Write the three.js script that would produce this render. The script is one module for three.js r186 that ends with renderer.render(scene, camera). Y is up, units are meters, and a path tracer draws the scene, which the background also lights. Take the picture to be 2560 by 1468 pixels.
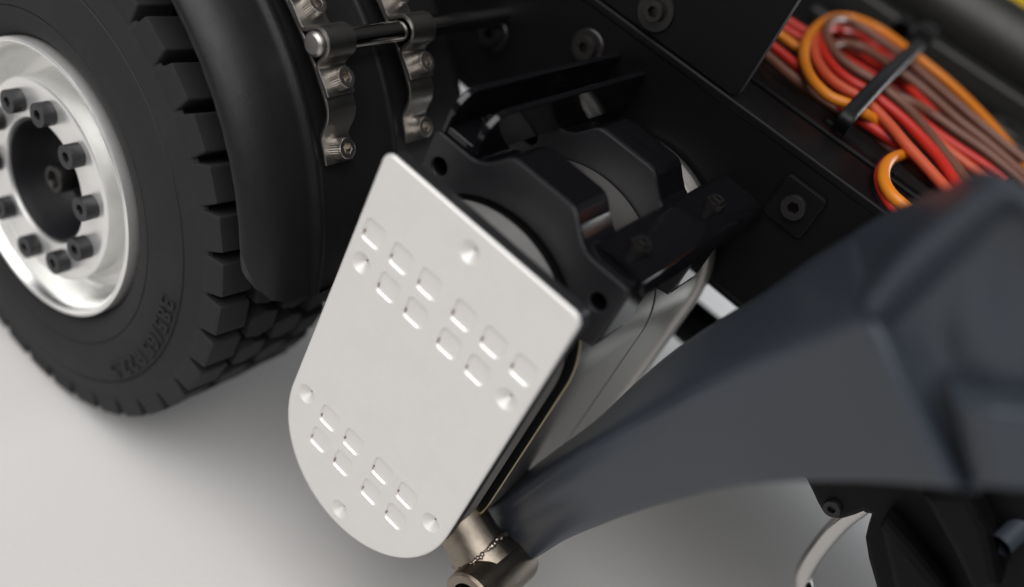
import * as THREE from 'three';
import { mergeGeometries, toCreasedNormals } from 'three/addons/utils/BufferGeometryUtils.js';
import { RoundedBoxGeometry } from 'three/addons/geometries/RoundedBoxGeometry.js';
import { TextGeometry } from 'three/addons/geometries/TextGeometry.js';
import { FontLoader } from 'three/addons/loaders/FontLoader.js';
import { RectAreaLightUniformsLib } from 'three/addons/lights/RectAreaLightUniformsLib.js';

// ---------------------------------------------------------------- camera, light, exposure
// All modelling below is in millimetres with the wheel's axle end as origin: x towards the cab, y up, z outboard.
// In the world (metres) the table top is y = 0, so the axle stands 41.5 mm above it.
const MM = 0.001, LIFT = 41.5;
const scene = new THREE.Scene();
const F = 2419.125, IMW = 2560, IMH = 1468;
const CAM = new THREE.Vector3(110.041, 107.814, 82.166);
const RIGHT = new THREE.Vector3(0.71932, 0.394939, -0.57149);
const DOWN = new THREE.Vector3(0.633709, -0.71008, 0.306919);
const FWD = new THREE.Vector3(-0.28459, -0.582932, -0.761052);
const camera = new THREE.PerspectiveCamera(2 * Math.atan(IMH / 2 / F) * 180 / Math.PI, IMW / IMH, 0.005, 20);
camera.position.set(CAM.x * MM, (CAM.y + LIFT) * MM, CAM.z * MM);
camera.quaternion.setFromRotationMatrix(new THREE.Matrix4().makeBasis(RIGHT, DOWN.clone().negate(), FWD.clone().negate()));
camera.focus = 0.137;
camera.userData.fStop = 7.8;
camera.updateMatrixWorld();

const renderer = new THREE.WebGLRenderer({ antialias: true });
renderer.toneMapping = THREE.LinearToneMapping;
renderer.toneMappingExposure = 1.0;
renderer.shadowMap.enabled = true;
scene.background = new THREE.Color().setRGB(0.035, 0.035, 0.038);

RectAreaLightUniformsLib.init();
function windowLight(name, label, at, towards, w, h, color, power) {
  const panel = new THREE.Mesh(new THREE.BoxGeometry(w, h, 0.02), new THREE.MeshStandardMaterial({ color: 0x888888, emissive: color, emissiveIntensity: 0.02 }));
  panel.name = name; panel.position.set(...at); panel.lookAt(...towards);
  panel.userData = { label, category: 'softbox' };
  scene.add(panel);
  const l = new THREE.RectAreaLight(color, power, w, h);
  const dir = new THREE.Vector3(...towards).sub(panel.position).normalize();
  l.position.copy(panel.position).addScaledVector(dir, 0.014); l.lookAt(...towards);
  scene.add(l);
}
windowLight('softbox_lamp', 'large white softbox hanging high beside the wheel side of the truck', [0.0, 1.15, 0.55], [0.05, 0.03, -0.02], 1.7, 1.2, new THREE.Color().setRGB(1, 0.985, 0.978), 3.75);
windowLight('softbox_lamp_001', 'small low white softbox behind the far side of the truck', [0.30, 0.16, -0.42], [0.07, 0.0, -0.18], 0.2, 0.16, new THREE.Color().setRGB(0.93, 0.97, 1), 26);

// ---------------------------------------------------------------- helpers
let seed = 20240607;
const rnd = () => { seed = (seed + 0x6D2B79F5) | 0; let t = Math.imul(seed ^ (seed >>> 15), 1 | seed); t = (t + Math.imul(t ^ (t >>> 7), 61 | t)) ^ t; return ((t ^ (t >>> 14)) >>> 0) / 4294967296; };
const V2 = (x, y) => new THREE.Vector2(x, y), V3 = (x, y, z) => new THREE.Vector3(x, y, z);
const rad = (d) => d * Math.PI / 180;
function ray(u, v) { return V3(0, 0, 0).addScaledVector(RIGHT, (u - IMW / 2) / F).addScaledVector(DOWN, (v - IMH / 2) / F).add(FWD); }
function atZ(u, v, z) { const d = ray(u, v); return CAM.clone().addScaledVector(d, (z - CAM.z) / d.z); }   // photo pixel -> point on the upright plane z
function atY(u, v, y) { const d = ray(u, v); return CAM.clone().addScaledVector(d, (y - CAM.y) / d.y); }   // photo pixel -> point on the level plane y

function noiseTexture(n, make, srgb) {
  const data = new Uint8Array(n * n * 4);
  for (let j = 0; j < n; j++) for (let i = 0; i < n; i++) { const c = make(i, j, n); const k = 4 * (j * n + i); data[k] = c[0]; data[k + 1] = c[1]; data[k + 2] = c[2]; data[k + 3] = 255; }
  const t = new THREE.DataTexture(data, n, n); t.wrapS = t.wrapT = THREE.RepeatWrapping; t.magFilter = THREE.LinearFilter; t.minFilter = THREE.LinearMipmapLinearFilter; t.generateMipmaps = true;
  if (srgb) t.colorSpace = THREE.SRGBColorSpace;
  t.needsUpdate = true; return t;
}
function valueNoise(n, cells) {           // tileable smooth noise, n x n, in 0..1
  const g = new Float32Array(cells * cells).map(() => rnd()), out = new Float32Array(n * n), s = (x) => x * x * (3 - 2 * x);
  for (let j = 0; j < n; j++) for (let i = 0; i < n; i++) {
    const x = i / n * cells, y = j / n * cells, x0 = x | 0, y0 = y | 0, fx = s(x - x0), fy = s(y - y0), x1 = (x0 + 1) % cells, y1 = (y0 + 1) % cells;
    out[j * n + i] = (g[y0 * cells + x0] * (1 - fx) + g[y0 * cells + x1] * fx) * (1 - fy) + (g[y1 * cells + x0] * (1 - fx) + g[y1 * cells + x1] * fx) * fy;
  }
  return out;
}
const N = 512, coarse = valueNoise(N, 9), mid = valueNoise(N, 41), fine = valueNoise(N, 170), hair = (() => { const a = new Float32Array(N * N), row = valueNoise(N, 256); for (let j = 0; j < N; j++) for (let i = 0; i < N; i++) a[j * N + i] = 0.7 * row[j] + 0.3 * row[(j * 7 % N) * N + ((i >> 3) % N)]; return a; })();
const grey = (f) => noiseTexture(N, (i, j) => { const v = Math.max(0, Math.min(255, 255 * f(j * N + i))); return [v, v, v]; });
const grainBump = grey((k) => 0.6 * fine[k] + 0.3 * mid[k] + 0.1 * coarse[k]);
const roughVary = grey((k) => 0.78 + 0.12 * coarse[k] + 0.1 * mid[k]);
const brushBump = grey((k) => hair[k]);
const smudge = (base, dirt, amount) => noiseTexture(N, (i, j) => { const k = j * N + i, s = Math.pow(Math.max(0, coarse[k] * 0.6 + mid[k] * 0.4 - 0.42), 1.2) * amount + (fine[k] - 0.5) * 0.06, q = (a, b) => Math.max(0, Math.min(255, 255 * (a + (b - a) * Math.max(-0.3, Math.min(1, s))))); return [q(base[0], dirt[0]), q(base[1], dirt[1]), q(base[2], dirt[2])]; }, true);
const rep = (t, mm) => { const c = t.clone(); c.repeat.set(1 / mm, 1 / mm); c.needsUpdate = true; return c; };   // uv is in millimetres

function mat(o) { const m = new THREE.MeshPhysicalMaterial({}); const { rgb, ...rest } = o; if (rgb) m.color.setRGB(...rgb); m.setValues(rest); return m; }
const M = {
  table: mat({ rgb: [0.60, 0.588, 0.578], roughness: 0.62, specularIntensity: 0.5, bumpMap: rep(grainBump, 60), bumpScale: 0.00004 }),
  plate: mat({ map: rep(smudge([0.93, 0.925, 0.915], [0.86, 0.83, 0.80], 0.35), 34), metalness: 0.5, roughness: 0.6, roughnessMap: rep(roughVary, 22), bumpMap: rep(grainBump, 14), bumpScale: 0.000012 }),
  rim: mat({ rgb: [0.93, 0.93, 0.91], metalness: 0.75, roughness: 0.36, roughnessMap: rep(roughVary, 15) }),
  rubber: mat({ map: rep(smudge([0.14, 0.138, 0.143], [0.20, 0.196, 0.195], 0.8), 40), roughness: 0.72, specularIntensity: 0.7, bumpMap: rep(grainBump, 9), bumpScale: 0.00003 }),
  hub: mat({ rgb: [0.008, 0.008, 0.010], roughness: 0.45 }),
  nut: mat({ rgb: [0.018, 0.018, 0.020], roughness: 0.5, roughnessMap: rep(roughVary, 3) }),
  guard: mat({ rgb: [0.008, 0.0078, 0.008], roughness: 0.5, specularIntensity: 0.7, roughnessMap: rep(roughVary, 18), bumpMap: rep(grainBump, 10), bumpScale: 0.00002 }),
  steel: mat({ rgb: [0.31, 0.298, 0.285], metalness: 1, roughness: 0.4, roughnessMap: rep(roughVary, 6), bumpMap: rep(grainBump, 6), bumpScale: 0.000006 }),
  screw: mat({ rgb: [0.52, 0.485, 0.445], metalness: 1, roughness: 0.34, roughnessMap: rep(roughVary, 3) }),
  chrome: mat({ rgb: [0.50, 0.485, 0.47], metalness: 1, roughness: 0.1 }),
  shell: mat({ rgb: [0.46, 0.447, 0.43], metalness: 1, roughness: 0.4 }),
  cap: mat({ rgb: [0.47, 0.465, 0.455], metalness: 0.8, roughness: 0.5, roughnessMap: rep(roughVary, 9) }),
  residue: mat({ rgb: [0.22, 0.13, 0.09], roughness: 0.8 }),
  backing: mat({ rgb: [0.05, 0.05, 0.054], metalness: 0.7, roughness: 0.42 }),
  barrel: mat({ rgb: [0.86, 0.86, 0.845], metalness: 0.95, roughness: 0.26 }),
  edge: mat({ rgb: [0.72, 0.62, 0.42], metalness: 1, roughness: 0.28 }),
  gloss: mat({ rgb: [0.004, 0.004, 0.005], roughness: 0.12, specularIntensity: 0.9 }),
  blackface: mat({ rgb: [0.010, 0.010, 0.012], roughness: 0.5, roughnessMap: rep(roughVary, 9), bumpMap: rep(grainBump, 6), bumpScale: 0.00001 }),
  black: mat({ rgb: [0.0035, 0.0035, 0.004], roughness: 0.52, specularIntensity: 0.28, roughnessMap: rep(roughVary, 25) }),
  panel: mat({ rgb: [0.004, 0.004, 0.0043], roughness: 0.6, specularIntensity: 0.3, roughnessMap: rep(roughVary, 25) }),
  blackscrew: mat({ rgb: [0.011, 0.010, 0.0095], roughness: 0.38, metalness: 0.2 }),
  pipe: mat({ map: rep(smudge([0.56, 0.525, 0.48], [0.40, 0.34, 0.29], 1.2), 26), metalness: 1, roughness: 0.36, roughnessMap: rep(roughVary, 5), bumpMap: rep(brushBump, 5), bumpScale: 0.000012 }),
  weld: mat({ rgb: [0.36, 0.31, 0.26], metalness: 1, roughness: 0.3 }),
  arch: mat({ rgb: [0.036, 0.0435, 0.056], roughness: 0.32 }),
  orange: mat({ rgb: [0.66, 0.2, 0.011], roughness: 0.42, sheen: 0.2 }),
  red: mat({ rgb: [0.50, 0.022, 0.012], roughness: 0.44 }),
  coral: mat({ rgb: [0.55, 0.085, 0.035], roughness: 0.44 }),
  brown: mat({ rgb: [0.16, 0.065, 0.042], roughness: 0.42 }),
  yellow: mat({ rgb: [0.80, 0.52, 0.015], roughness: 0.4 }),
  olive: mat({ rgb: [0.016, 0.016, 0.0135], roughness: 0.55, roughnessMap: rep(roughVary, 20) }),
  tie: mat({ rgb: [0.010, 0.010, 0.011], roughness: 0.52, specularIntensity: 0.6 }),
};

function prep(g) {                        // plain, box-mapped geometry (uv in mm) that can be merged
  g = g.index ? g.toNonIndexed() : g.clone();
  if (!g.attributes.normal) g.computeVertexNormals();
  for (const k of Object.keys(g.attributes)) if (!['position', 'normal'].includes(k)) g.deleteAttribute(k);
  const p = g.attributes.position, uv = new Float32Array(p.count * 2), a = V3(), b = V3(), c = V3(), n = V3();
  for (let i = 0; i < p.count; i += 3) {
    a.fromBufferAttribute(p, i); b.fromBufferAttribute(p, i + 1); c.fromBufferAttribute(p, i + 2);
    n.copy(b).sub(a).cross(c.clone().sub(a)); const x = Math.abs(n.x), y = Math.abs(n.y), z = Math.abs(n.z);
    [a, b, c].forEach((q, k) => { const o = 2 * (i + k); if (x > y && x > z) { uv[o] = q.z; uv[o + 1] = q.y; } else if (y > z) { uv[o] = q.x; uv[o + 1] = q.z; } else { uv[o] = q.x; uv[o + 1] = q.y; } });
  }
  g.setAttribute('uv', new THREE.BufferAttribute(uv, 2));
  g.groups = []; return g;
}
const toWorld = (g, base) => g.translate(-base[0], -base[1], -base[2]).scale(MM, MM, MM);
// part(): geometries in mm, merged into one named mesh under its parent, whose own base is parent.userData-free constant BASE
function part(parent, name, geos, m, label) {
  const list = (Array.isArray(geos) ? geos : [geos]).map(prep), g = list.length > 1 ? mergeGeometries(list) : list[0];
  const mesh = new THREE.Mesh(toWorld(g, parent.base ?? [0, -LIFT, 0]), m); mesh.name = name; mesh.castShadow = mesh.receiveShadow = true;
  if (label) mesh.userData.label = label;
  mesh.base = parent.base; parent.add(mesh); return mesh;
}
function put(parent, name, shared, m, matrix) {       // a copy of a shared piece (already in metres, own origin) at a place given in mm
  const mesh = new THREE.Mesh(shared, m); mesh.name = name; mesh.castShadow = mesh.receiveShadow = true;
  const p = V3(), q = new THREE.Quaternion(), s = V3(); matrix.decompose(p, q, s);
  const b = parent.base ?? [0, -LIFT, 0];
  mesh.position.set((p.x - b[0]) * MM, (p.y - b[1]) * MM, (p.z - b[2]) * MM); mesh.quaternion.copy(q); parent.add(mesh); return mesh;
}
const shared = (geos) => { const list = (Array.isArray(geos) ? geos : [geos]).map(prep); return (list.length > 1 ? mergeGeometries(list) : list[0]).scale(MM, MM, MM); };
function groupPart(parent, name, label) { const g = new THREE.Group(); g.name = name; g.base = parent.base; if (label) g.userData.label = label; parent.add(g); return g; }
function thing(name, label, category, base, group) { const g = new THREE.Group(); g.name = name; g.base = base; g.position.set(base[0] * MM, (base[1] + LIFT) * MM, base[2] * MM); g.userData = { label, category }; if (group) g.userData.group = group; scene.add(g); return g; }

const box = (x0, x1, y0, y1, z0, z1, r = 0.25) => new RoundedBoxGeometry(x1 - x0, y1 - y0, z1 - z0, 2, Math.min(r, (x1 - x0) / 2.1, (y1 - y0) / 2.1, (z1 - z0) / 2.1)).translate((x0 + x1) / 2, (y0 + y1) / 2, (z0 + z1) / 2);
const extrude = (shape, z0, z1, bevel = 0.15, curveSegments = 16) => new THREE.ExtrudeGeometry(shape, { depth: Math.abs(z1 - z0) - 2 * bevel, bevelEnabled: bevel > 0, bevelSize: bevel, bevelOffset: -bevel, bevelThickness: bevel, bevelSegments: 2, curveSegments }).translate(0, 0, Math.min(z0, z1) + bevel);
const latheZ = (pts, seg = 96) => toCreasedNormals(new THREE.LatheGeometry(pts.map(([r, z]) => V2(Math.max(r, 1e-4), z)), seg).rotateX(Math.PI / 2), rad(32));   // profile (radius, z)
const tube = (pts, r, seg = 60, radial = 12) => new THREE.TubeGeometry(new THREE.CatmullRomCurve3(pts, false, 'centripetal'), seg, r, radial, false);
function ribbon(path, th) {               // a bent strip: centre line -> closed outline of thickness th
  const L = [], R = [];
  for (let i = 0; i < path.length; i++) {
    const a = path[Math.max(0, i - 1)], b = path[Math.min(path.length - 1, i + 1)], t = V2(b.x - a.x, b.y - a.y).normalize();
    L.push(V2(path[i].x - t.y * th / 2, path[i].y + t.x * th / 2)); R.push(V2(path[i].x + t.y * th / 2, path[i].y - t.x * th / 2));
  }
  return new THREE.Shape([...L, ...R.reverse()]);
}
const smooth2 = (pts, n = 60, tension = 0.5) => new THREE.CatmullRomCurve3(pts.map(([x, y]) => V3(x, y, 0)), false, 'catmullrom', tension).getPoints(n).map((p) => V2(p.x, p.y));
function grid(rows, close = false) {      // rows of points -> smooth sheet
  const nu = rows.length, nv = rows[0].length, pos = [], idx = [];
  rows.forEach((r) => r.forEach((p) => pos.push(p.x, p.y, p.z)));
  for (let i = 0; i < nu - (close ? 0 : 1); i++) for (let j = 0; j < nv - 1; j++) { const a = i * nv + j, b = ((i + 1) % nu) * nv + j; idx.push(a, b, a + 1, b, b + 1, a + 1); }
  const g = new THREE.BufferGeometry(); g.setAttribute('position', new THREE.Float32BufferAttribute(pos, 3)); g.setIndex(idx); g.computeVertexNormals(); return g;
}
const roundRect = (x0, x1, y0, y1, r, S = THREE.Shape) => { const s = new S(); s.moveTo(x0 + r, y0); s.lineTo(x1 - r, y0); s.absarc(x1 - r, y0 + r, r, -Math.PI / 2, 0); s.lineTo(x1, y1 - r); s.absarc(x1 - r, y1 - r, r, 0, Math.PI / 2); s.lineTo(x0 + r, y1); s.absarc(x0 + r, y1 - r, r, Math.PI / 2, Math.PI); s.lineTo(x0, y0 + r); s.absarc(x0 + r, y0 + r, r, Math.PI, 1.5 * Math.PI); return s; };
const frame = (at, axis, up = V3(0, 0, 1)) => { const z = axis.clone().normalize(), x = up.clone().cross(z).normalize(), y = z.clone().cross(x); const m = new THREE.Matrix4().makeBasis(x, y, z); m.setPosition(at); return m; };
// a cap screw standing along +z from z = 0
function capScrew(r, h, hex, knurled) {
  const s = new THREE.Shape(), n = knurled ? 30 : 32;
  for (let i = 0; i < 2 * n; i++) { const a = Math.PI * i / n, q = knurled && i % 2 ? r * 0.945 : r; i ? s.lineTo(q * Math.cos(a), q * Math.sin(a)) : s.moveTo(q, 0); }
  const hole = new THREE.Path(); for (let i = 0; i < 6; i++) { const a = Math.PI / 3 * i + 0.3; i ? hole.lineTo(hex * Math.cos(a), hex * Math.sin(a)) : hole.moveTo(hex * Math.cos(a), hex * Math.sin(a)); }
  s.holes.push(hole);
  return [extrude(s, 0, h, 0.1, 4), new THREE.CircleGeometry(hex * 1.1, 12).translate(0, 0, h * 0.3)];
}

// ---------------------------------------------------------------- table top
{
  const t = new THREE.Mesh(prep(new THREE.BoxGeometry(2600, 30, 2600).translate(0, -15, 0)).scale(MM, MM, MM), M.table);
  t.name = 'tabletop'; t.receiveShadow = true; t.castShadow = true; t.userData = { kind: 'structure', label: 'plain matt white table top under the model truck', category: 'table' };
  scene.add(t);
}

// ---------------------------------------------------------------- the truck
const truck = thing('model_truck', 'black and grey scale model truck with bright metal wheel and steel muffler', 'model truck', [0, -LIFT, 0]);

// wheel
const wheel = groupPart(truck, 'wheel', 'black treaded tyre on a bright metal rim with ten black nuts');
{
  part(wheel, 'tyre', latheZ([[22.6, -4], [22.9, -0.3], [23.5, 0.55], [24.6, 1.3], [26.4, 1.85], [27.35, 2.0], [27.5, 1.82], [27.65, 2.02], [30, 2.05], [32.5, 1.75], [34.45, 1.32], [34.65, 1.0], [34.85, 1.22], [36.6, 0.66], [38.7, 0.1], [39.0, -0.5], [37.9, -1.9], [37.6, -3.5], [37.6, -22], [37.8, -25.2], [35, -27.2], [29, -28], [23, -26], [22.6, -22]], 160), M.rubber);
  const lug = (poly, w, slant, taper) => {
    const s = new THREE.Shape(poly.map(([r, z]) => V2(r, z))), g = extrude(s, -w / 2, w / 2, 0.28, 4).rotateX(Math.PI / 2), p = g.attributes.position;
    for (let i = 0; i < p.count; i++) { const r = p.getX(i), z = p.getZ(i); p.setY(i, p.getY(i) * (1 + taper * (41.5 - r)) + slant * (z + 3)); }
    g.computeVertexNormals(); return shared(g);
  };
  const outer = lug([[37.2, -0.6], [37.6, 0.34], [38.7, 0.36], [41.1, 0.08], [41.5, -0.1], [41.5, -5.6], [37.2, -6.4]], 5.35, 0.1, 0.05);
  const inner = lug([[37.2, -19.4], [41.5, -20.2], [41.5, -24.6], [40.8, -25.5], [37.6, -26.3], [37, -25]], 5.1, -0.06, 0.03);
  const hexBlock = (w0, w1, z0, z1) => {                // a six-sided tread block
    const zc = (z0 + z1) / 2, s = new THREE.Shape([V2(-w0 / 2, z0), V2(w0 / 2, z0), V2(w1 / 2, zc), V2(w0 / 2, z1), V2(-w0 / 2, z1), V2(-w1 / 2, zc)]);
    const g = extrude(s, 37.2, 41.6, 0.16, 2);           // shape x = tangential, y = z, depth = radius
    g.applyMatrix4(new THREE.Matrix4().set(0, 0, 1, 0, 1, 0, 0, 0, 0, 1, 0, 0, 0, 0, 0, 1)); return shared(g);
  };
  const mid1 = hexBlock(3.7, 5.6, -12.4, -7.0), mid2 = hexBlock(3.7, 5.6, -18.7, -13.3);
  for (let k = 0; k < 36; k++) {
    const a = rad(10 * k + 6.2), turn = (d) => new THREE.Matrix4().makeRotationZ(a + rad(d));
    put(wheel, 'tread_block', outer, M.rubber, turn(0)); put(wheel, 'tread_block', mid1, M.rubber, turn(4.2));
    put(wheel, 'tread_block', mid2, M.rubber, turn(9.2)); put(wheel, 'tread_block', inner, M.rubber, turn(3.4));
  }
  const font = await new FontLoader().loadAsync('fonts/droid/droid_sans_bold.typeface.json');
  const letters = []; let ang = 5.5;
  for (const ch of '385/65 R22.5') {
    const adv = ch === ' ' ? 2.0 : ch === '.' ? 2.6 : ch === '/' ? 3.2 : ch === 'R' ? 4.6 : 4.3;
    if (ch !== ' ') {
      const g = new TextGeometry(ch, { font, size: 2.75, depth: 0.55, curveSegments: 5, bevelEnabled: false }); g.computeBoundingBox();
      const w = g.boundingBox.max.x + g.boundingBox.min.x;
      letters.push(g.translate(-w / 2, 0, 0).rotateX(rad(-8)).translate(0, 31.2, 1.66).rotateZ(rad(ang - adv / 2 - 90)));
    }
    ang -= adv;
  }
  part(wheel, 'sidewall_lettering', letters, M.rubber, 'raised size marking 385/65 R22.5 on the sidewall');
  part(wheel, 'rim', latheZ([[21.9, -6], [22.75, -1], [22.85, 1.2], [22.75, 1.85], [22.4, 2.1], [22.05, 2.0], [21.85, 1.6]], 128), M.rim);
  part(wheel, 'rim_barrel', latheZ([[21.88, 1.68], [21.45, 1.2], [21.1, 0.2], [20.2, -4.2], [19.6, -5.0], [17.5, -5.1], [17.0, -4.6], [16.8, -3.9]], 128), M.barrel, 'polished inside of the rim mirroring the nuts');
  part(wheel, 'rim_disc', latheZ([[16.85, -4.2], [16.75, 0.5], [16.6, 1.0], [16.2, 1.25], [15.8, 1.3], [10.75, 1.3], [10.45, 1.2], [10.35, 0.9], [10.3, -1]], 128), M.rim);
  part(wheel, 'hub_bowl', latheZ([[10.3, 0.7], [10.1, 0.75], [9.85, 0.6], [9.5, -1.2], [9.0, -5], [7.6, -7.0], [4.4, -7.6], [2.4, -7.4], [2.2, -3.0], [0, -2.7]], 72), M.hub);
  part(wheel, 'axle_nut', [latheZ([[2.5, -3], [2.4, -0.9], [2.2, -0.5], [1.5, -0.4], [1.3, -0.8], [1.2, -1.2], [0, -1.2]], 40)], M.blackscrew);
  const nut = shared([...capScrew(1.9, 2.3, 0.85, false)]);
  for (let k = 0; k < 10; k++) { const a = rad(36 * k + 20.5); put(wheel, 'wheel_nut', nut, M.nut, new THREE.Matrix4().makeRotationZ(a).setPosition(13.1 * Math.cos(a), 13.1 * Math.sin(a), 1.2)); }
}

// mudguard with its straps and support rod
const guard = groupPart(truck, 'mudguard', 'curved black plastic mudguard over the wheel');
{
  const prof = [[46.75, 0.35], [47.2, 0.42], [47.9, 0.1], [49.1, -1.0], [50.1, -2.8], [50.75, -5.4], [51.0, -8.6], [51.02, -9.6], [51.55, -9.9], [51.6, -10.9], [51.05, -11.2], [51.0, -12], [51.0, -26.4], [51.55, -26.7], [51.6, -27.7], [51.05, -28], [51, -36], [50.6, -44], [49.4, -47], [48.4, -47], [49.6, -44], [50, -36], [50, -9], [49.6, -5.4], [48.9, -3.2], [47.8, -1.5], [47.0, -0.5], [46.6, -0.1]];
  const ends = (z) => z < -5.5 ? 11.4 : 11.4 + 10.5 * (1 - Math.sqrt(Math.max(0, 1 - Math.pow((z + 5.5) / 5.95, 2))));
  const rows = [], n = 90;
  for (let i = 0; i <= n; i++) rows.push([...prof, prof[0]].map(([r, z]) => { const e = ends(z), a = rad(e + (150 - e) * i / n), w = 0.06 * Math.sin(i * 1.7 + z) * (r < 47.2 ? 1 : 0); return V3((r + w) * Math.cos(a) - 2.1, (r + w) * Math.sin(a) + 2.4, z); }));
  const capRow = rows[0], half = prof.length / 2, cap = [];
  for (let j = 0; j < half; j++) cap.push([capRow[j], capRow[prof.length - 1 - j]]);
  part(guard, 'panel', [grid(rows), grid(cap)], M.guard);
  const P = (r, a) => [r * Math.cos(rad(a)), r * Math.sin(rad(a))];
  const strapPath = smooth2([P(51.35, 36.9), P(51.35, 38.4), P(51.4, 40.6), P(51.7, 41.6), P(53.2, 43.2), P(53.9, 44.4), P(54.25, 46), P(54.3, 50), P(54.3, 54), P(54.3, 58), P(54.3, 62), P(54.3, 66), P(54.2, 72)], 90);
  const A = 54.1, rodR = 56.25, n0 = V2(Math.cos(rad(A)), Math.sin(rad(A))), t0 = V2(n0.y, -n0.x);   // t points down the guard
  const L = (t, h) => [n0.x * h + t0.x * t, n0.y * h + t0.y * t];
  const saddlePts = [L(7.0, 54.42), L(5.6, 54.56), L(3.6, 54.62), L(2.75, 54.8), L(2.35, 55.4)];
  for (let k = 0; k <= 10; k++) { const b = Math.PI * k / 10; saddlePts.push(L(2.12 * Math.cos(b), rodR + 0.15 + 2.05 * Math.sin(b))); }
  saddlePts.push(L(-2.35, 55.4), L(-2.75, 54.8), L(-3.6, 54.62), L(-5.6, 54.56), L(-7.0, 54.42));
  const saddlePath = smooth2(saddlePts, 110);
  const screwGeo = shared(capScrew(1.55, 2.0, 0.8, true));
  for (const zc of [-14.6, -31.9]) {
    part(guard, 'strap', extrude(ribbon(strapPath, 0.5), zc - 2.7, zc + 2.7, 0.1), M.steel, 'bent steel strap holding the mudguard');
    part(guard, 'rod_saddle', extrude(ribbon(saddlePath, 0.55), zc - 2.55, zc + 2.75, 0.1), M.steel, 'steel saddle bent over the support rod');
    for (const [r, a] of [[51.55, 39.0], [54.85, 48.9], [54.85, 59.6], [54.6, 69]]) {
      const d = V3(Math.cos(rad(a)), Math.sin(rad(a)), 0); put(guard, 'cap_screw', screwGeo, M.screw, frame(d.clone().multiplyScalar(r).setZ(zc - 0.1), d));
    }
  }
  const rc = n0.clone().multiplyScalar(rodR);
  part(guard, 'support_rod', [new THREE.CylinderGeometry(1.62, 1.62, 43, 28).rotateX(Math.PI / 2).translate(rc.x, rc.y, -33.6)], M.chrome, 'polished round rod through the two saddles');
  part(guard, 'rod_end_cap', latheZ([[0, -11.0], [1.3, -11.0], [1.7, -11.35], [1.75, -12.0], [1.5, -12.3], [0, -12.3]], 32).translate(rc.x, rc.y, 0), M.shell, 'bright bevelled cap on the rod end');
}

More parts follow.
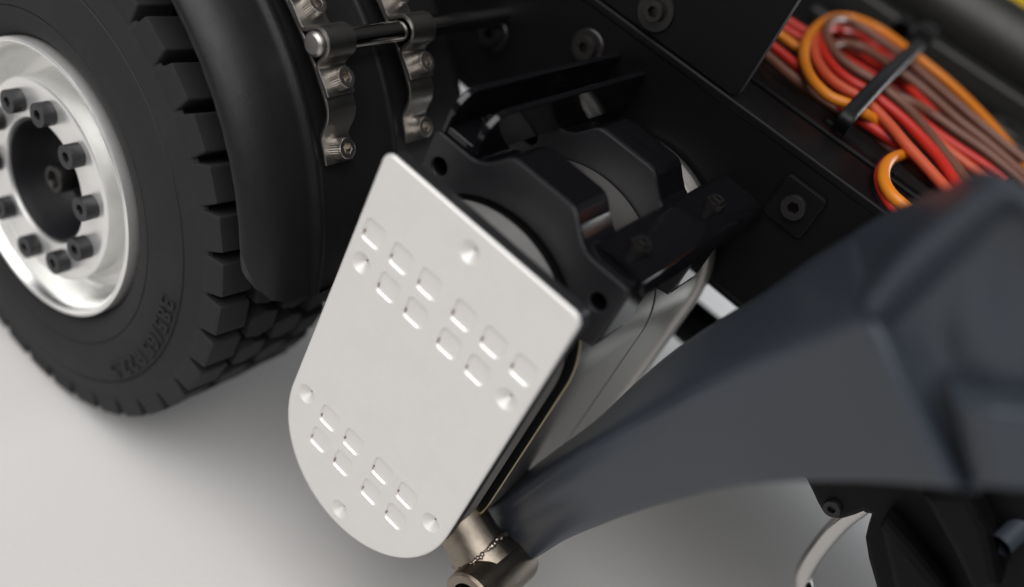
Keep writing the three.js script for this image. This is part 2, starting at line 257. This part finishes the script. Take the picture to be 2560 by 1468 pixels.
// muffler
const muffler = groupPart(truck, 'muffler', 'steel side muffler closed by a pale stamped end plate');
const CX = 70.6;
{
  // end plate with engraved squares and drilled dimples
  const z0 = -4, z1 = -4.6, x0 = CX - 16.2, x1 = CX + 16.2, top = 45.6, cy = 2.5, R = 16.2;
  const outline = (inset, z) => {
    const pts = [], r = 1.5 - inset * 0.5, q = 16.2 - inset, tp = top - inset;
    for (let k = 0; k <= 48; k++) { const a = Math.PI + Math.PI * k / 48; pts.push(V3(CX + q * Math.cos(a), cy + q * Math.sin(a), z)); }
    for (let k = 0; k <= 8; k++) { const a = Math.PI / 2 * k / 8; pts.push(V3(CX + q - r + r * Math.cos(a), tp - r + r * Math.sin(a), z)); }
    for (let k = 0; k <= 8; k++) { const a = Math.PI / 2 + Math.PI / 2 * k / 8; pts.push(V3(CX - q + r + r * Math.cos(a), tp - r + r * Math.sin(a), z)); }
    return pts;
  };
  const bev = [[0.35, z0], [0.2, z0 - 0.04], [0.08, z0 - 0.14], [0.0, z0 - 0.3], [0, z1 + 0.1], [0.15, z1]];
  const rows = bev.map(([i, z]) => { const o = outline(i, z); o.push(o[0].clone()); return o; });
  const geos = [grid(rows)];
  const face = new THREE.Shape(outline(0.35, z0).map((p) => V2(p.x, p.y)));
  const sq = [], residue = [];
  for (const dx of [-13.25, -8.15, -3.05, 3.05, 8.15, 13.25]) sq.push([dx, 34.25]);
  for (const y of [29.15, 2.6, -2.45]) for (const dx of [-8.15, -3.05, 3.05, 8.15]) sq.push([dx, y]);
  const ringSq = (hx, hy, h, r, z) => { const out = []; for (let q = 0; q < 4; q++) for (let k = 0; k <= 5; k++) { const t = Math.PI / 2 * (q + k / 5), sx = q === 0 || q === 3 ? 1 : -1, sy = q < 2 ? 1 : -1; out.push(V3(hx + sx * (h - r) + r * Math.cos(t), hy + sy * (h - r) + r * Math.sin(t), z)); } return out; };
  for (const [dx, y] of sq) {
    const x = CX + dx, a = ringSq(x, y, 1.80, 0.85, z0), b = ringSq(x, y, 1.77, 0.83, z0 - 0.03), c = ringSq(x, y, 1.64, 0.72, z0 - 0.30), d = ringSq(x, y, 1.57, 0.68, z0 - 0.33);
    face.holes.push(new THREE.Path(a.map((p) => V2(p.x, p.y))));
    [a, b, c, d].forEach((l) => l.push(l[0].clone())); geos.push(grid([a, b, c, d]));
    geos.push(new THREE.ShapeGeometry(new THREE.Shape(d.slice(0, -1).map((p) => V2(p.x, p.y)))).translate(0, 0, z0 - 0.33));
    for (let k = 0; k < 3; k++) residue.push(new THREE.SphereGeometry(0.07 + 0.07 * rnd(), 6, 5).scale(1, 1.2 + 1.6 * rnd(), 0.5).translate(x - 1.58 + 0.08 * rnd(), y - 0.75 - 0.35 * rnd() * k, z0 - 0.3 + 0.1 * rnd()));
  }
  for (const [dx, y] of [[-13.2, 29.2], [13.25, 28.9], [0, 42.3], [-13.2, 2.8], [13.2, 2.2], [-0.2, -10.6]]) {
    const ring = (r, z) => Array.from({ length: 33 }, (_, k) => V3(CX + dx + r * Math.cos(k / 16 * Math.PI), y + r * Math.sin(k / 16 * Math.PI), z));
    face.holes.push(new THREE.Path(ring(1.6, 0).slice(0, 32).map((p) => V2(p.x, p.y))));
    geos.push(grid([ring(1.6, z0), ring(1.53, z0 - 0.05), ring(0.8, z0 - 0.62), ring(0.06, z0 - 1.2)]));
    residue.push(new THREE.SphereGeometry(0.12, 6, 5).scale(1, 1.6, 1).translate(CX + dx + 0.05, y + 0.15, z0 - 1.0));
  }
  geos.push(new THREE.ShapeGeometry(face).translate(0, 0, z0));
  part(muffler, 'backing_plate', [grid([[0.12, z1 - 0.02], [0.12, -6.7], [0.3, -6.9]].map(([i, z]) => { const o = outline(i, z); o.push(o[0].clone()); return o; })), new THREE.ShapeGeometry(new THREE.Shape(outline(0.3, -6.9).map((p) => V2(p.x, p.y)))).translate(0, 0, -6.9)], M.backing, 'dark plate edge behind the pale plate');
  part(muffler, 'end_plate', geos, M.plate, 'pale matt metal plate with engraved squares and drilled dimples');

  const dirt = part(muffler, 'polish_residue', residue, M.residue, 'brown polish residue left in the engraved corners'); dirt.userData.kind = 'stuff';

  // the can: an upright stadium section
  const stadium = (r, yt = 28.4, yb = 2.5) => { const s = new THREE.Shape(); s.absarc(CX, yt, r, 0, Math.PI); s.absarc(CX, yb, r, Math.PI, 2 * Math.PI); s.lineTo(CX + r, yt); return s; };
  part(muffler, 'front_cap', extrude(stadium(15.5), -12.5, -6.8, 0.4, 48), M.cap);
  const gasket = (z, w = 0.9) => extrude(stadium(14.9), z - w, z, 0, 48);
  part(muffler, 'shell', extrude(stadium(16.35), -34.6, -14.1, 0.12, 64), M.shell, 'brushed steel shell section');
  part(muffler, 'shell', extrude(stadium(16.35), -51.5, -35.3, 0.12, 64), M.shell, 'brushed steel shell section');
  part(muffler, 'seam', [gasket(-12.4, 2), gasket(-34.2, 1.2), extrude(stadium(16.2), -14.25, -14.0, 0.02, 48)], M.black);
  const ring = new THREE.Shape(stadium(16.42).getPoints(48)); ring.holes.push(new THREE.Path(stadium(16.22).getPoints(48)));
  part(muffler, 'shell_lip', extrude(ring, -14.25, -14.05, 0.04, 48), M.edge, 'thin brassy lip at the open edge of the shell');
  const bead = stadium(17.4); const beadHole = new THREE.Path(stadium(14).getPoints(48)); bead.holes.push(beadHole);
  part(muffler, 'rolled_end', extrude(bead, -54, -51, 1.0, 48), M.shell);
  part(muffler, 'back_cap', extrude(stadium(15.2), -53.8, -51, 0.3, 48), M.cap);

  // two clamps
  for (const [za, zb] of [[-14.4, -22.2], [-35.6, -43.4]]) {
    const half = [[3.9, 50.3], [4.9, 50.15], [5.7, 49.6], [6.8, 48.3], [8.0, 47.1], [9.3, 46.4], [10.8, 46.2], [16.1, 46.2], [16.6, 45.7], [16.6, 37.5], [16.3, 36.6]];
    const s = new THREE.Shape([...half.map(([x, y]) => V2(CX + x, y)), ...half.slice().reverse().map(([x, y]) => V2(CX - x, y))]);
    const inner = []; for (let k = 0; k <= 24; k++) { const a = rad(28 + 124 * k / 24); inner.push(V2(CX + 16.38 * Math.cos(a), 28.4 + 16.38 * Math.sin(a))); }
    const outer2 = [...half.slice().reverse().map(([x, y]) => V2(CX + x, y)).slice(0, -1), V2(CX + 3.9, 50.3), ...half.map(([x, y]) => V2(CX - x, y))];
    const body = new THREE.Shape([...inner, V2(CX - 16.4, 36.3), ...outer2.slice().reverse(), V2(CX + 16.4, 36.3)]);
    const tight = inner.map((p) => V2(CX + (p.x - CX) * 15.6 / 16.38, 28.4 + (p.y - 28.4) * 15.6 / 16.38)), faceShape = new THREE.Shape([...tight, V2(CX - 16.4, 36.3), ...outer2.slice().reverse(), V2(CX + 16.4, 36.3)]);
    for (const sx of [-1, 1]) { const h = new THREE.Path(); h.absarc(CX + sx * 13.9, 42.1, 1.25, 0, 2 * Math.PI); body.holes.push(h); faceShape.holes.push(h); }
    part(muffler, 'clamp', extrude(body, zb, za, 0.35, 12), M.gloss, 'glossy black clamp block over the steel shell');
    part(muffler, 'clamp_face', extrude(faceShape, za - 0.1, za + 0.7, 0.25, 12), M.blackface, 'dull black front face of the clamp');
  }
}

// channel brackets from the clamps to the frame
const hexNut = shared([new THREE.CylinderGeometry(1.55, 1.55, 1.0, 6).rotateX(Math.PI / 2).translate(0, 0, 0.5), ...capScrew(0.95, 1.7, 0.5, false)]);
{
  const xa = 54.3, xb = 60.6, b = groupPart(truck, 'channel_bracket', 'black open channel bracket running from the clamps to the frame'), wall = new THREE.Shape();     // shape x = -z, y = height
  wall.moveTo(14.2, 46.4); wall.lineTo(14.2, 48.6); wall.absarc(18, 48.8, 3.8, Math.PI, Math.PI / 2, true); wall.lineTo(54.8, 52.6); wall.lineTo(54.8, 46.4);
  const side = (x) => extrude(wall, 0, 1.1, 0.28, 10).rotateY(Math.PI / 2).translate(x, 0, 0);   // (x, y, z) -> (z, y, -x)
  part(b, 'side_wall', side(xa), M.gloss); part(b, 'side_wall', side(xb - 1.1), M.gloss);
  part(b, 'floor', box(xa + 0.9, xb - 0.9, 46.35, 47.4, -54.8, -14.4, 0.2), M.gloss);
  for (const z of [-20.4, -42.6]) put(b, 'screw', hexNut, M.blackscrew, frame(V3((xa + xb) / 2, 47.35, z), V3(0, 1, 0)));
}
{
  const b = groupPart(truck, 'channel_bracket', 'glossy black bracket with turned down edges and two screws beside the cab');
  const sec = smooth2([[79.4, 45.2], [79.42, 45.8], [79.6, 46.5], [80.2, 46.95], [81.5, 47], [83.4, 47], [84.8, 46.95], [86.0, 46.65], [87.0, 46.15], [87.6, 45.5], [87.8, 44.9]], 60, 0.4);
  part(b, 'top', extrude(ribbon(sec, 0.8), -54.8, -16.6, 0.22), M.gloss);
  for (const z of [-20.6, -43.2]) put(b, 'screw', hexNut, M.blackscrew, frame(V3(83.5, 47.4, z), V3(0, 1, 0)));
}

// exhaust outlet below the muffler
const outlet = groupPart(truck, 'exhaust_outlet', 'short heat-tinted steel pipe welded to a cross tube');
{
  const zp = -13.5, a1 = V3(89.6, -5.6, zp), d = V3(0.93, -0.37, 0).normalize(), e = V3(0.37, 0.93, 0).normalize();
  const flare = Array.from({ length: 15 }, (_, i) => { const t = i / 14, c = V3(80.5, -2.4, zp).addScaledVector(d, 12.0 * t), q = 4.3 + 0.9 * Math.pow(Math.max(0, (t - 0.6) / 0.4), 2); return Array.from({ length: 49 }, (_, k) => { const a = 2 * Math.PI * k / 48; return c.clone().addScaledVector(e, q * Math.cos(a)).add(V3(0, 0, q * Math.sin(a))); }); });
  part(outlet, 'stub_pipe', grid(flare), M.pipe, 'steel stub pipe with straw coloured heat tint');
  const prof = [[2.6, -6.2], [3.75, -6.25], [4.1, -6.6], [4.1, -18.2], [3.7, -19], [2.4, -19.2], [2.4, -6.5]];
  part(outlet, 'cross_tube', latheZ(prof, 48).translate(93.8, -6.6, 0), M.pipe, 'open ended steel tube');
  const beads = [];
  for (let k = 0; k < 70; k++) { const a = 2 * Math.PI * k / 70, c = a1.clone().addScaledVector(d, -0.4 + 0.9 * Math.sin(a) * Math.sin(a) + 0.3 * rnd()), q = 4.62; beads.push(new THREE.SphereGeometry(0.16 + 0.2 * rnd(), 7, 6).scale(1 + 0.6 * rnd(), 1, 1 + rnd()).translate(c.x + q * e.x * Math.cos(a), c.y + q * e.y * Math.cos(a), c.z + q * Math.sin(a))); }
  part(outlet, 'weld_bead', beads, M.weld, 'rough weld bead round the joint');
}

// frame
const frameRail = groupPart(truck, 'frame_rail', 'black metal frame rail behind the muffler');
{
  part(frameRail, 'web', box(-90, 260, 31.5, 56.6, -57.5, -55, 0.5), M.black);
  part(frameRail, 'top_flange', box(-90, 260, 55.9, 57.5, -66, -54.8, 0.5), M.black);
  part(frameRail, 'bottom_flange', box(-90, 260, 30.2, 31.6, -66, -55.1, 0.5), M.black);
  const big = shared([...capScrew(1.9, 1.7, 0.95, false), latheZ([[0, 0], [3.0, 0], [3.0, 0.4], [2.8, 0.6], [0, 0.6]], 36)]);
  for (const [x, y] of [[49.7, 50.3], [33, 42], [91.3, 50.2], [112, 46], [24, 50]]) put(frameRail, 'screw', big, M.blackscrew, frame(V3(x, y, -55), V3(0, 0, 1), V3(0, 1, 0)));
  const sp = roundRect(87.6, 94.8, 46.4, 53.8, 0.8); part(frameRail, 'mounting_plate', extrude(sp, -55.2, -54.2, 0.3), M.black);
  part(frameRail, 'far_web', box(-90, 260, 34, 56, -150, -147.5, 0.5), M.black);
}
const sidePanel = groupPart(truck, 'side_panel', 'flat black plate standing on the frame rail');
{
  part(sidePanel, 'plate', extrude(roundRect(-60, 74.6, 57.7, 130, 1.2), -57, -55.0, 0.3), M.panel);
  const s2 = shared([...capScrew(1.6, 1.5, 0.85, false), latheZ([[0, 0], [3.1, 0], [3.0, 0.5], [0, 0.5]], 32)]);
  for (const x of [57, 28]) put(sidePanel, 'screw', s2, M.blackscrew, frame(V3(x, 61.4, -55.05), V3(0, 0, 1), V3(0, 1, 0)));
}
const deck = groupPart(truck, 'deck', 'black plastic deck between the frame rails');
{
  part(deck, 'floor', box(-90, 260, 53, 55.8, -152, -66.2, 0.5), M.black);
  part(deck, 'rib', box(40, 240, 55.7, 56.8, -72.5, -70, 0.5), M.black);
  part(deck, 'rib', box(60, 240, 55.7, 58, -128, -124, 0.6), M.olive);
  part(deck, 'rib', box(84, 87, 55.7, 57, -104, -74, 0.5), M.black);
  const c = atY(2520, 335, 55.7); part(deck, 'round_boss', latheZ([[0, 0], [2.2, 0], [2.2, 1.6], [4.4, 1.6], [4.8, 1.2], [4.8, 0]], 40).rotateX(-Math.PI / 2).translate(c.x, 55.7, c.z), M.olive);
  part(deck, 'gear_housing', [new THREE.CylinderGeometry(8.6, 8.6, 260, 48).rotateZ(Math.PI / 2).translate(70, 64.5, -163), box(-60, 200, 55, 60, -172, -150, 1)], M.olive, 'large dull black cylinder along the deck');
}
{
  const shaft = groupPart(truck, 'drive_shaft', 'black drive shaft below the frame');
  part(shaft, 'tube', new THREE.CylinderGeometry(4.2, 4.2, 330, 32).rotateZ(Math.PI / 2).translate(60, 8.6, -78), M.black);
  part(shaft, 'joint', new THREE.CylinderGeometry(6, 6, 12, 32).rotateZ(Math.PI / 2).translate(20, 8.6, -78), M.black);
}
part(truck, 'added_light_block', box(122, 250, -14, 45, -192, -152.5, 7), M.black, 'unseen black box added on the far side of the frame to block the low softbox');  // unseen box, added to keep the low softbox off the near table
{
  const c = groupPart(truck, 'cross_member', 'black cross member behind the mudguard');
  part(c, 'beam', box(4, 16, 22, 44, -147, -58, 1), M.black); part(c, 'beam', box(104, 114, 24, 32, -147, -58, 1), M.black);
}

// the grey wheel arch of the cab
const arch = groupPart(truck, 'cab_wheel_arch', 'slate grey plastic wheel arch of the cab');
{
  const cols = [                                   // [rear edge], [ridge], [lower edge] as photo pixels with their depth
    [[1196, 1262, -22], [1202, 1284, -20], [1270, 1420, -20]],
    [[1232, 1240, -22], [1250, 1264, -17.5], [1330, 1400, -17]],
    [[1310, 1184, -23], [1325, 1206, -15], [1410, 1352, -15]],
    [[1393, 1122, -24], [1402, 1150, -13], [1510, 1310, -12.5]],
    [[1488, 1052, -24.5], [1500, 1090, -11.5], [1590, 1281, -11]],
    [[1591, 956, -25], [1600, 1036, -10], [1680, 1254, -9.5]],
    [[1680, 880, -25.5], [1700, 984, -8], [1770, 1232, -8]],
    [[1780, 810, -25.5], [1835, 916, -6], [1890, 1212, -5.5]],
    [[1900, 736, -25], [1980, 850, -3.5], [2070, 1204, -3]],
    [[2030, 645, -24], [2110, 800, -0.8], [2240, 1209, -1]],
    [[2120, 590, -23], [2166, 778, 0], [2384, 1224, 0]],
    [[2150, 572, -23], [2196, 790, -0.9], [2416, 1229, -1.1]],
    [[2165, 563, -23], [2226, 822, -3.0], [2446, 1232, -3.4]],
  ].map((c) => c.map((q) => atZ(...q)));
  const NS = 96, curve = (k) => new THREE.CatmullRomCurve3(cols.map((c) => c[k]), false, 'centripetal').getPoints(NS);
  const T = curve(0), Rg = curve(1), Lo = curve(2), rows = [];
  const lerp = (a, b, t) => a.clone().lerp(b, t);
  for (let i = 0; i <= NS; i++) {
    const n = V3(0, 0, 1), t = T[i], r = Rg[i], l = Lo[i], line = [], A = lerp(t, r, 0.76), B = lerp(r, l, 0.17);
    line.push(t.clone().add(V3(1.5, -1.5, -1)), t.clone());
    for (const q of [0.12, 0.28, 0.44, 0.6]) line.push(lerp(t, r, q));
    for (let k = 0; k <= 8; k++) { const q = k / 8; line.push(lerp(lerp(A, r, q), lerp(r, B, q), q)); }
    for (const q of [0.28, 0.42, 0.58, 0.74, 0.87, 0.95]) line.push(lerp(r, l, q).addScaledVector(n, 0.5 * Math.sin(Math.PI * q)));
    line.push(l.clone().addScaledVector(n, -0.1), l.clone().add(V3(0.15, 0.1, -0.7)), l.clone().add(V3(0.3, 0.5, -2)), l.clone().add(V3(0.6, 1.2, -14)));
    rows.push(line);
  }
  part(arch, 'outer_skin', grid(rows), M.arch);
  // upper shoulder running up to the peak
  const up = [
    [[2130, 584, -23], [2150, 690, -10], [2166, 772, 0.3], [2216, 830, -2.8]],
    [[2230, 524, -20], [2245, 590, -10], [2262, 655, -0.5], [2320, 735, -3.6]],
    [[2350, 474, -15], [2358, 505, -8], [2370, 555, -1], [2430, 630, -3.6]],
    [[2478, 424, -10], [2485, 436, -6], [2500, 470, -1], [2540, 540, -3]],
    [[2640, 520, -8], [2640, 545, -3], [2640, 570, 0], [2660, 640, -2]],
  ].map((c) => new THREE.CatmullRomCurve3(c.map((q) => atZ(...q))).getPoints(14));
  const upRows = []; for (let j = 0; j <= 14; j++) upRows.push(new THREE.CatmullRomCurve3(up.map((c) => c[j]), false, 'centripetal').getPoints(40));
  part(arch, 'shoulder', grid(upRows), M.arch);
  // sunken face right of the groove and the raised panel on it
  const dn = [
    [[2212, 828, -2.9], [2270, 930, -3.2], [2340, 1055, -3.3], [2436, 1232, -3.5]],
    [[2320, 735, -3.6], [2345, 850, -4], [2390, 960, -4], [2480, 1212, -4]],
    [[2430, 630, -3.6], [2436, 780, -3.2], [2470, 930, -3.5], [2540, 1212, -4]],
    [[2540, 540, -3], [2545, 720, -3.5], [2570, 920, -3.5], [2620, 1212, -4]],
    [[2660, 640, -2], [2680, 800, -3], [2700, 950, -3], [2740, 1212, -4]],
  ].map((c) => new THREE.CatmullRomCurve3(c.map((q) => atZ(...q))).getPoints(20));
  const dnRows = []; for (let j = 0; j <= 20; j++) dnRows.push(new THREE.CatmullRomCurve3(dn.map((c) => c[j]), false, 'centripetal').getPoints(40));
  part(arch, 'sunken_face', grid(dnRows), M.arch);
  const q = [[2372, 950], [2470, 972], [2620, 992], [2760, 1010]], b = [[2440, 1214], [2520, 1220], [2660, 1228], [2800, 1236]];
  const pr = [];
  for (let j = 0; j <= 12; j++) pr.push(q.map((a, i) => { const t = j / 12, u = a[0] + (b[i][0] - a[0]) * t, v = a[1] + (b[i][1] - a[1]) * t; return atZ(u, v, j === 0 ? -3.8 : 0.2 - 2.2 * Math.pow(1 - Math.min(1, (j - 1) / 2), 2)); }));
  const left = pr.map((r) => r[0].clone().add(V3(-2.2, 0, -4))); pr.forEach((r, i) => r.unshift(left[i]));
  part(arch, 'raised_panel', grid(pr), M.arch);
}

// the cab itself stands beyond the edge of the picture; it shades the table below the arch
const cab = groupPart(truck, 'cab', 'slate grey cab body above the wheel arch');
part(cab, 'body', box(172, 320, 62, 250, -188, 0, 8), M.arch);
part(cab, 'bumper', box(280, 324, 12, 60, -186, -2, 5), M.black);

// black parts below the arch
const under = groupPart(truck, 'front_bracket', 'black plastic bracket below the grey wheel arch');
{
  const z = -38, pts = [[2008, 1192], [2028, 1232], [2042, 1262], [2056, 1286], [2078, 1299], [2104, 1302], [2132, 1294], [2160, 1283], [2176, 1290], [2168, 1316], [2160, 1350], [2168, 1400], [2188, 1470], [2260, 1600], [2700, 1640], [2700, 1150], [2300, 1150]].map(([u, v]) => { const p = atZ(u, v, z); return V2(p.x, p.y); });
  const s = new THREE.Shape(pts), c = atZ(2083, 1268, z);
  part(under, 'plate', extrude(s, z - 8, z, 0.8, 12), M.black);
  put(under, 'bolt', shared(capScrew(1.25, 0.9, 0.6, false)), M.blackscrew, new THREE.Matrix4().setPosition(c.x, c.y, z - 0.1));
  const lump = (q, za, zb) => extrude(new THREE.Shape(q.map(([u, v]) => { const p = atZ(u, v, za); return V2(p.x, p.y); })), zb, za, 1.1, 8);
  part(under, 'arm', lump([[2196, 1320], [2210, 1300], [2290, 1390], [2360, 1480], [2420, 1640], [2300, 1640], [2230, 1470]], -34, -38.5), M.black);
  part(under, 'block', lump([[2300, 1235], [2420, 1236], [2470, 1330], [2500, 1470], [2440, 1500], [2380, 1380]], -33, -38.5), M.black);
  const e0 = atZ(2500, 1365, z + 3), e1 = atZ(2570, 1300, z - 2); part(under, 'rod_joint', tube([e0, e0.clone().lerp(e1, 0.5), e1], 1.5, 8, 20), M.arch);
  part(under, 'bent_rod', tube([atZ(2160, 1262, -46), atZ(2110, 1300, -46), atZ(2062, 1352, -46), atZ(2022, 1408, -46), atZ(2008, 1440, -46), atZ(2012, 1480, -46), atZ(2030, 1600, -46)], 1.4, 60, 24), M.chrome, 'shiny bent metal rod');
}

// ---------------------------------------------------------------- wires, cable tie, connector
const WH = 5.2;
const W6 = (x, y) => [1850 + x / 2.6, y / 2.6];
let wireNo = 0;
function wire(m, label, r, pts) {
  const p = pts.map(([x, y, h]) => atY(...W6(x, y), h + WH)), base = p[0].clone(), t = thing('servo_wire' + (wireNo ? '_' + String(wireNo).padStart(3, '0') : ''), label, 'wire', [base.x, base.y, base.z], 'servo wires beside the frame rail');
  wireNo++; part(t, 'insulation', tube(p, r, 120, 14), m);
}
const r = 0.9;
wire(M.red, 'deep red wire lowest behind the cable tie, leaving under the panel edge', r, [[60, -30, 53], [170, 60, 53], [270, 115, 53], [440, 215, 53], [700, 330, 52.5], [1000, 480, 52], [1300, 700, 52]]);
wire(M.red, 'second deep red wire running side by side with its deep red twin', r, [[60, 30, 53], [150, 100, 53], [250, 165, 53], [420, 265, 53], [700, 400, 52.4], [1000, 580, 52], [1300, 800, 52]]);
wire(M.orange, 'straight orange wire entering under the black panel edge', r, [[20, 60, 53.3], [120, 140, 53.3], [230, 210, 53.3], [390, 325, 53.3], [620, 480, 52.6], [900, 680, 52]]);
wire(M.red, 'bright red wire along the outer edge of the loop', r, [[0, 150, 53.2], [90, 220, 53.2], [180, 280, 53.2], [330, 400, 53.2], [470, 540, 53.2], [580, 640, 53.2], [700, 725, 53.4], [860, 830, 53.6], [1040, 955, 53.8], [1220, 1110, 54], [1400, 1290, 54]]);
wire(M.brown, 'brown wire nearest the frame rail', r, [[0, 220, 52.6], [80, 290, 52.6], [160, 350, 52.6], [300, 470, 52.6], [480, 610, 52.6], [680, 745, 52.6], [860, 860, 52.6], [1010, 990, 52.6], [1140, 1100, 52.6], [1260, 1200, 52.6], [1400, 1310, 52.6]]);
wire(M.orange, 'outermost orange wire of the folded loop', r, [[1900, 1130, 54.6], [1760, 965, 54.8], [1620, 800, 55], [1450, 625, 55.2], [1300, 490, 55.4], [1140, 365, 55.8], [1030, 280, 55.6], [900, 190, 55.4], [760, 128, 55.2], [640, 112, 55], [540, 145, 55], [460, 220, 55], [415, 320, 55], [425, 430, 55], [490, 545, 55], [590, 632, 55], [710, 680, 55.4], [800, 732, 55.2], [900, 800, 54.4], [1000, 890, 53.6], [1080, 980, 53]]);
wire(M.coral, 'pale red wire next to the orange turn of the loop', r, [[1000, 330, 53.6], [820, 225, 53.8], [680, 160, 54.2], [570, 150, 54.4], [505, 210, 54.6], [478, 300, 54.9], [505, 410, 55.1], [590, 515, 55.3], [680, 580, 55.5], [770, 630, 55.8], [850, 690, 55.8], [960, 800, 55.6], [1070, 930, 55.4], [1180, 1050, 55.2], [1310, 1195, 55], [1420, 1320, 55]]);
wire(M.red, 'bright red wire between the pale red and brown turns of the loop', r, [[1010, 390, 53.4], [830, 270, 53.6], [700, 205, 54], [600, 190, 54.4], [540, 215, 54.8], [520, 275, 55.1], [555, 370, 55.4], [640, 470, 55.6], [720, 530, 55.8], [800, 575, 56], [900, 645, 56], [1030, 750, 55.8], [1150, 865, 55.6], [1270, 1000, 55.4], [1390, 1170, 55.2], [1480, 1300, 55]]);
wire(M.brown, 'brown wire forming the innermost turn of the loop', r, [[1950, 1140, 55], [1850, 1045, 55.2], [1700, 925, 55.4], [1500, 755, 55.8], [1300, 580, 56.2], [1150, 450, 56.4], [1040, 355, 56.4], [920, 270, 56.2], [780, 175, 56.2], [680, 128, 56.2], [610, 130, 56.2], [565, 175, 56.2], [568, 260, 56.2], [640, 370, 56.2], [740, 450, 56.3], [850, 515, 56.5], [950, 590, 56.4], [1070, 690, 56.2], [1190, 820, 56], [1310, 975, 55.8], [1440, 1140, 55.6], [1550, 1290, 55.4]]);
wire(M.brown, 'brown wire crossing inside the loop below the cable tie', r, [[600, 300, 53.4], [680, 285, 53.8], [780, 305, 54.4], [900, 375, 55], [1010, 450, 55.6], [1110, 520, 55.6], [1250, 635, 55.4], [1420, 785, 55.2], [1600, 925, 55], [1790, 1090, 54.8], [1900, 1200, 54.6]]);
wire(M.red, 'deep red wire in the hollow of the loop', r, [[640, 220, 53], [760, 235, 53.2], [880, 300, 53.4], [1000, 450, 53.8], [1110, 590, 54.2], [1220, 700, 54.4], [1340, 830, 54.2]]);
wire(M.brown, 'brown wire splitting away under its brown neighbours', r, [[880, 540, 53.8], [980, 605, 54.4], [1090, 655, 55], [1250, 745, 54.8], [1420, 865, 54.6], [1600, 990, 54.4], [1780, 1140, 54.2], [1880, 1240, 54]]);
wire(M.red, 'bright red wire fanned out between two brown wires', r, [[1100, 720, 53.2], [1230, 830, 53.6], [1400, 950, 53.8], [1580, 1070, 53.8], [1720, 1190, 53.6]]);
wire(M.coral, 'pale red wire end dipping behind the grey arch', r, [[1230, 870, 53], [1370, 990, 53.2], [1500, 1090, 53.2], [1620, 1200, 53]]);
wire(M.orange, 'orange wire of the small separate loop', 0.9, [[1120, 1000, 53.2], [1040, 1010, 53.8], [970, 1045, 54.2], [935, 1110, 54.4], [940, 1190, 54.4], [985, 1265, 54.4], [1050, 1325, 54.4], [1150, 1400, 54.2]]);
wire(M.red, 'red wire hugging the outside of the small loop', 0.68, [[1080, 1010, 52.2], [990, 1020, 52.6], [920, 1080, 53], [900, 1160, 53.2], [925, 1250, 53.2], [985, 1340, 53.2], [1080, 1420, 53]]);
{
  const a = atY(...W6(1150, 300), 57.6 + WH), b = atY(...W6(900, 540), 58.2 + WH), c = atY(...W6(690, 770), 55.2 + WH), d = atY(...W6(640, 850), 52.4 + WH), e = atY(...W6(1185, 260), 55 + WH), t = thing('cable_tie', 'black plastic cable tie cinched round the wire loop', 'cable tie', [d.x, d.y, d.z]);
  const path = new THREE.CatmullRomCurve3([e, a, a.clone().lerp(b, 0.5).add(V3(0, 0.25, 0)), b, b.clone().lerp(c, 0.6).add(V3(0, 0.5, 0)), c, d]).getPoints(60), along = c.clone().sub(a).normalize(), side = along.clone().cross(V3(0, 1, 0)).normalize();
  const rows = path.map((p, i) => { const q = path[Math.min(i + 1, 60)].clone().sub(path[Math.max(i - 1, 0)]).normalize(), n = side.clone().cross(q).normalize(); return [[-1.25, -0.3], [-1.2, 0.3], [-0.65, 0.35], [-0.6, 0.25], [0.6, 0.25], [0.65, 0.35], [1.2, 0.3], [1.25, -0.3], [-1.25, -0.3]].map(([x, y]) => p.clone().addScaledVector(side, x).addScaledVector(n, y)); });
  part(t, 'strap', grid(rows), M.tie);
  const hm = frame(atY(...W6(1200, 225), 57 + WH), V3(0, 1, 0), along.clone()); const head = [box(-2.2, 2.2, -2.0, 2.0, -2.0, 1.7, 0.4).applyMatrix4(hm), box(-1.2, 1.2, -1.5, 1.5, 1.6, 2.5, 0.3).applyMatrix4(hm)];
  part(t, 'head', head, M.tie);
  const t1 = atY(...W6(1040, 200), 54 + WH), t2 = atY(...W6(1200, 0), 54 + WH), t3 = atY(...W6(1290, -90), 54 + WH);
  part(t, 'tail', tube([t1, t2, t3], 1.9, 12, 12), M.tie);
}
{
  const p = atY(2578, 2, 66), t = thing('connector', 'bright yellow plug at the end of the black cylinder', 'connector', [p.x, p.y - 6, p.z]);
  part(t, 'body', [box(p.x - 9, p.x + 20, p.y - 6, p.y + 5, p.z - 12, p.z + 5.5, 2.5)], M.yellow); part(t, 'collar', box(p.x - 10, p.x - 8.4, p.y - 4, p.y + 3, p.z - 10, p.z + 3, 0.6), M.yellow);
}

scene.traverse((o) => { if (o.isMesh) { o.castShadow = o.receiveShadow = true; } });
renderer.render(scene, camera);
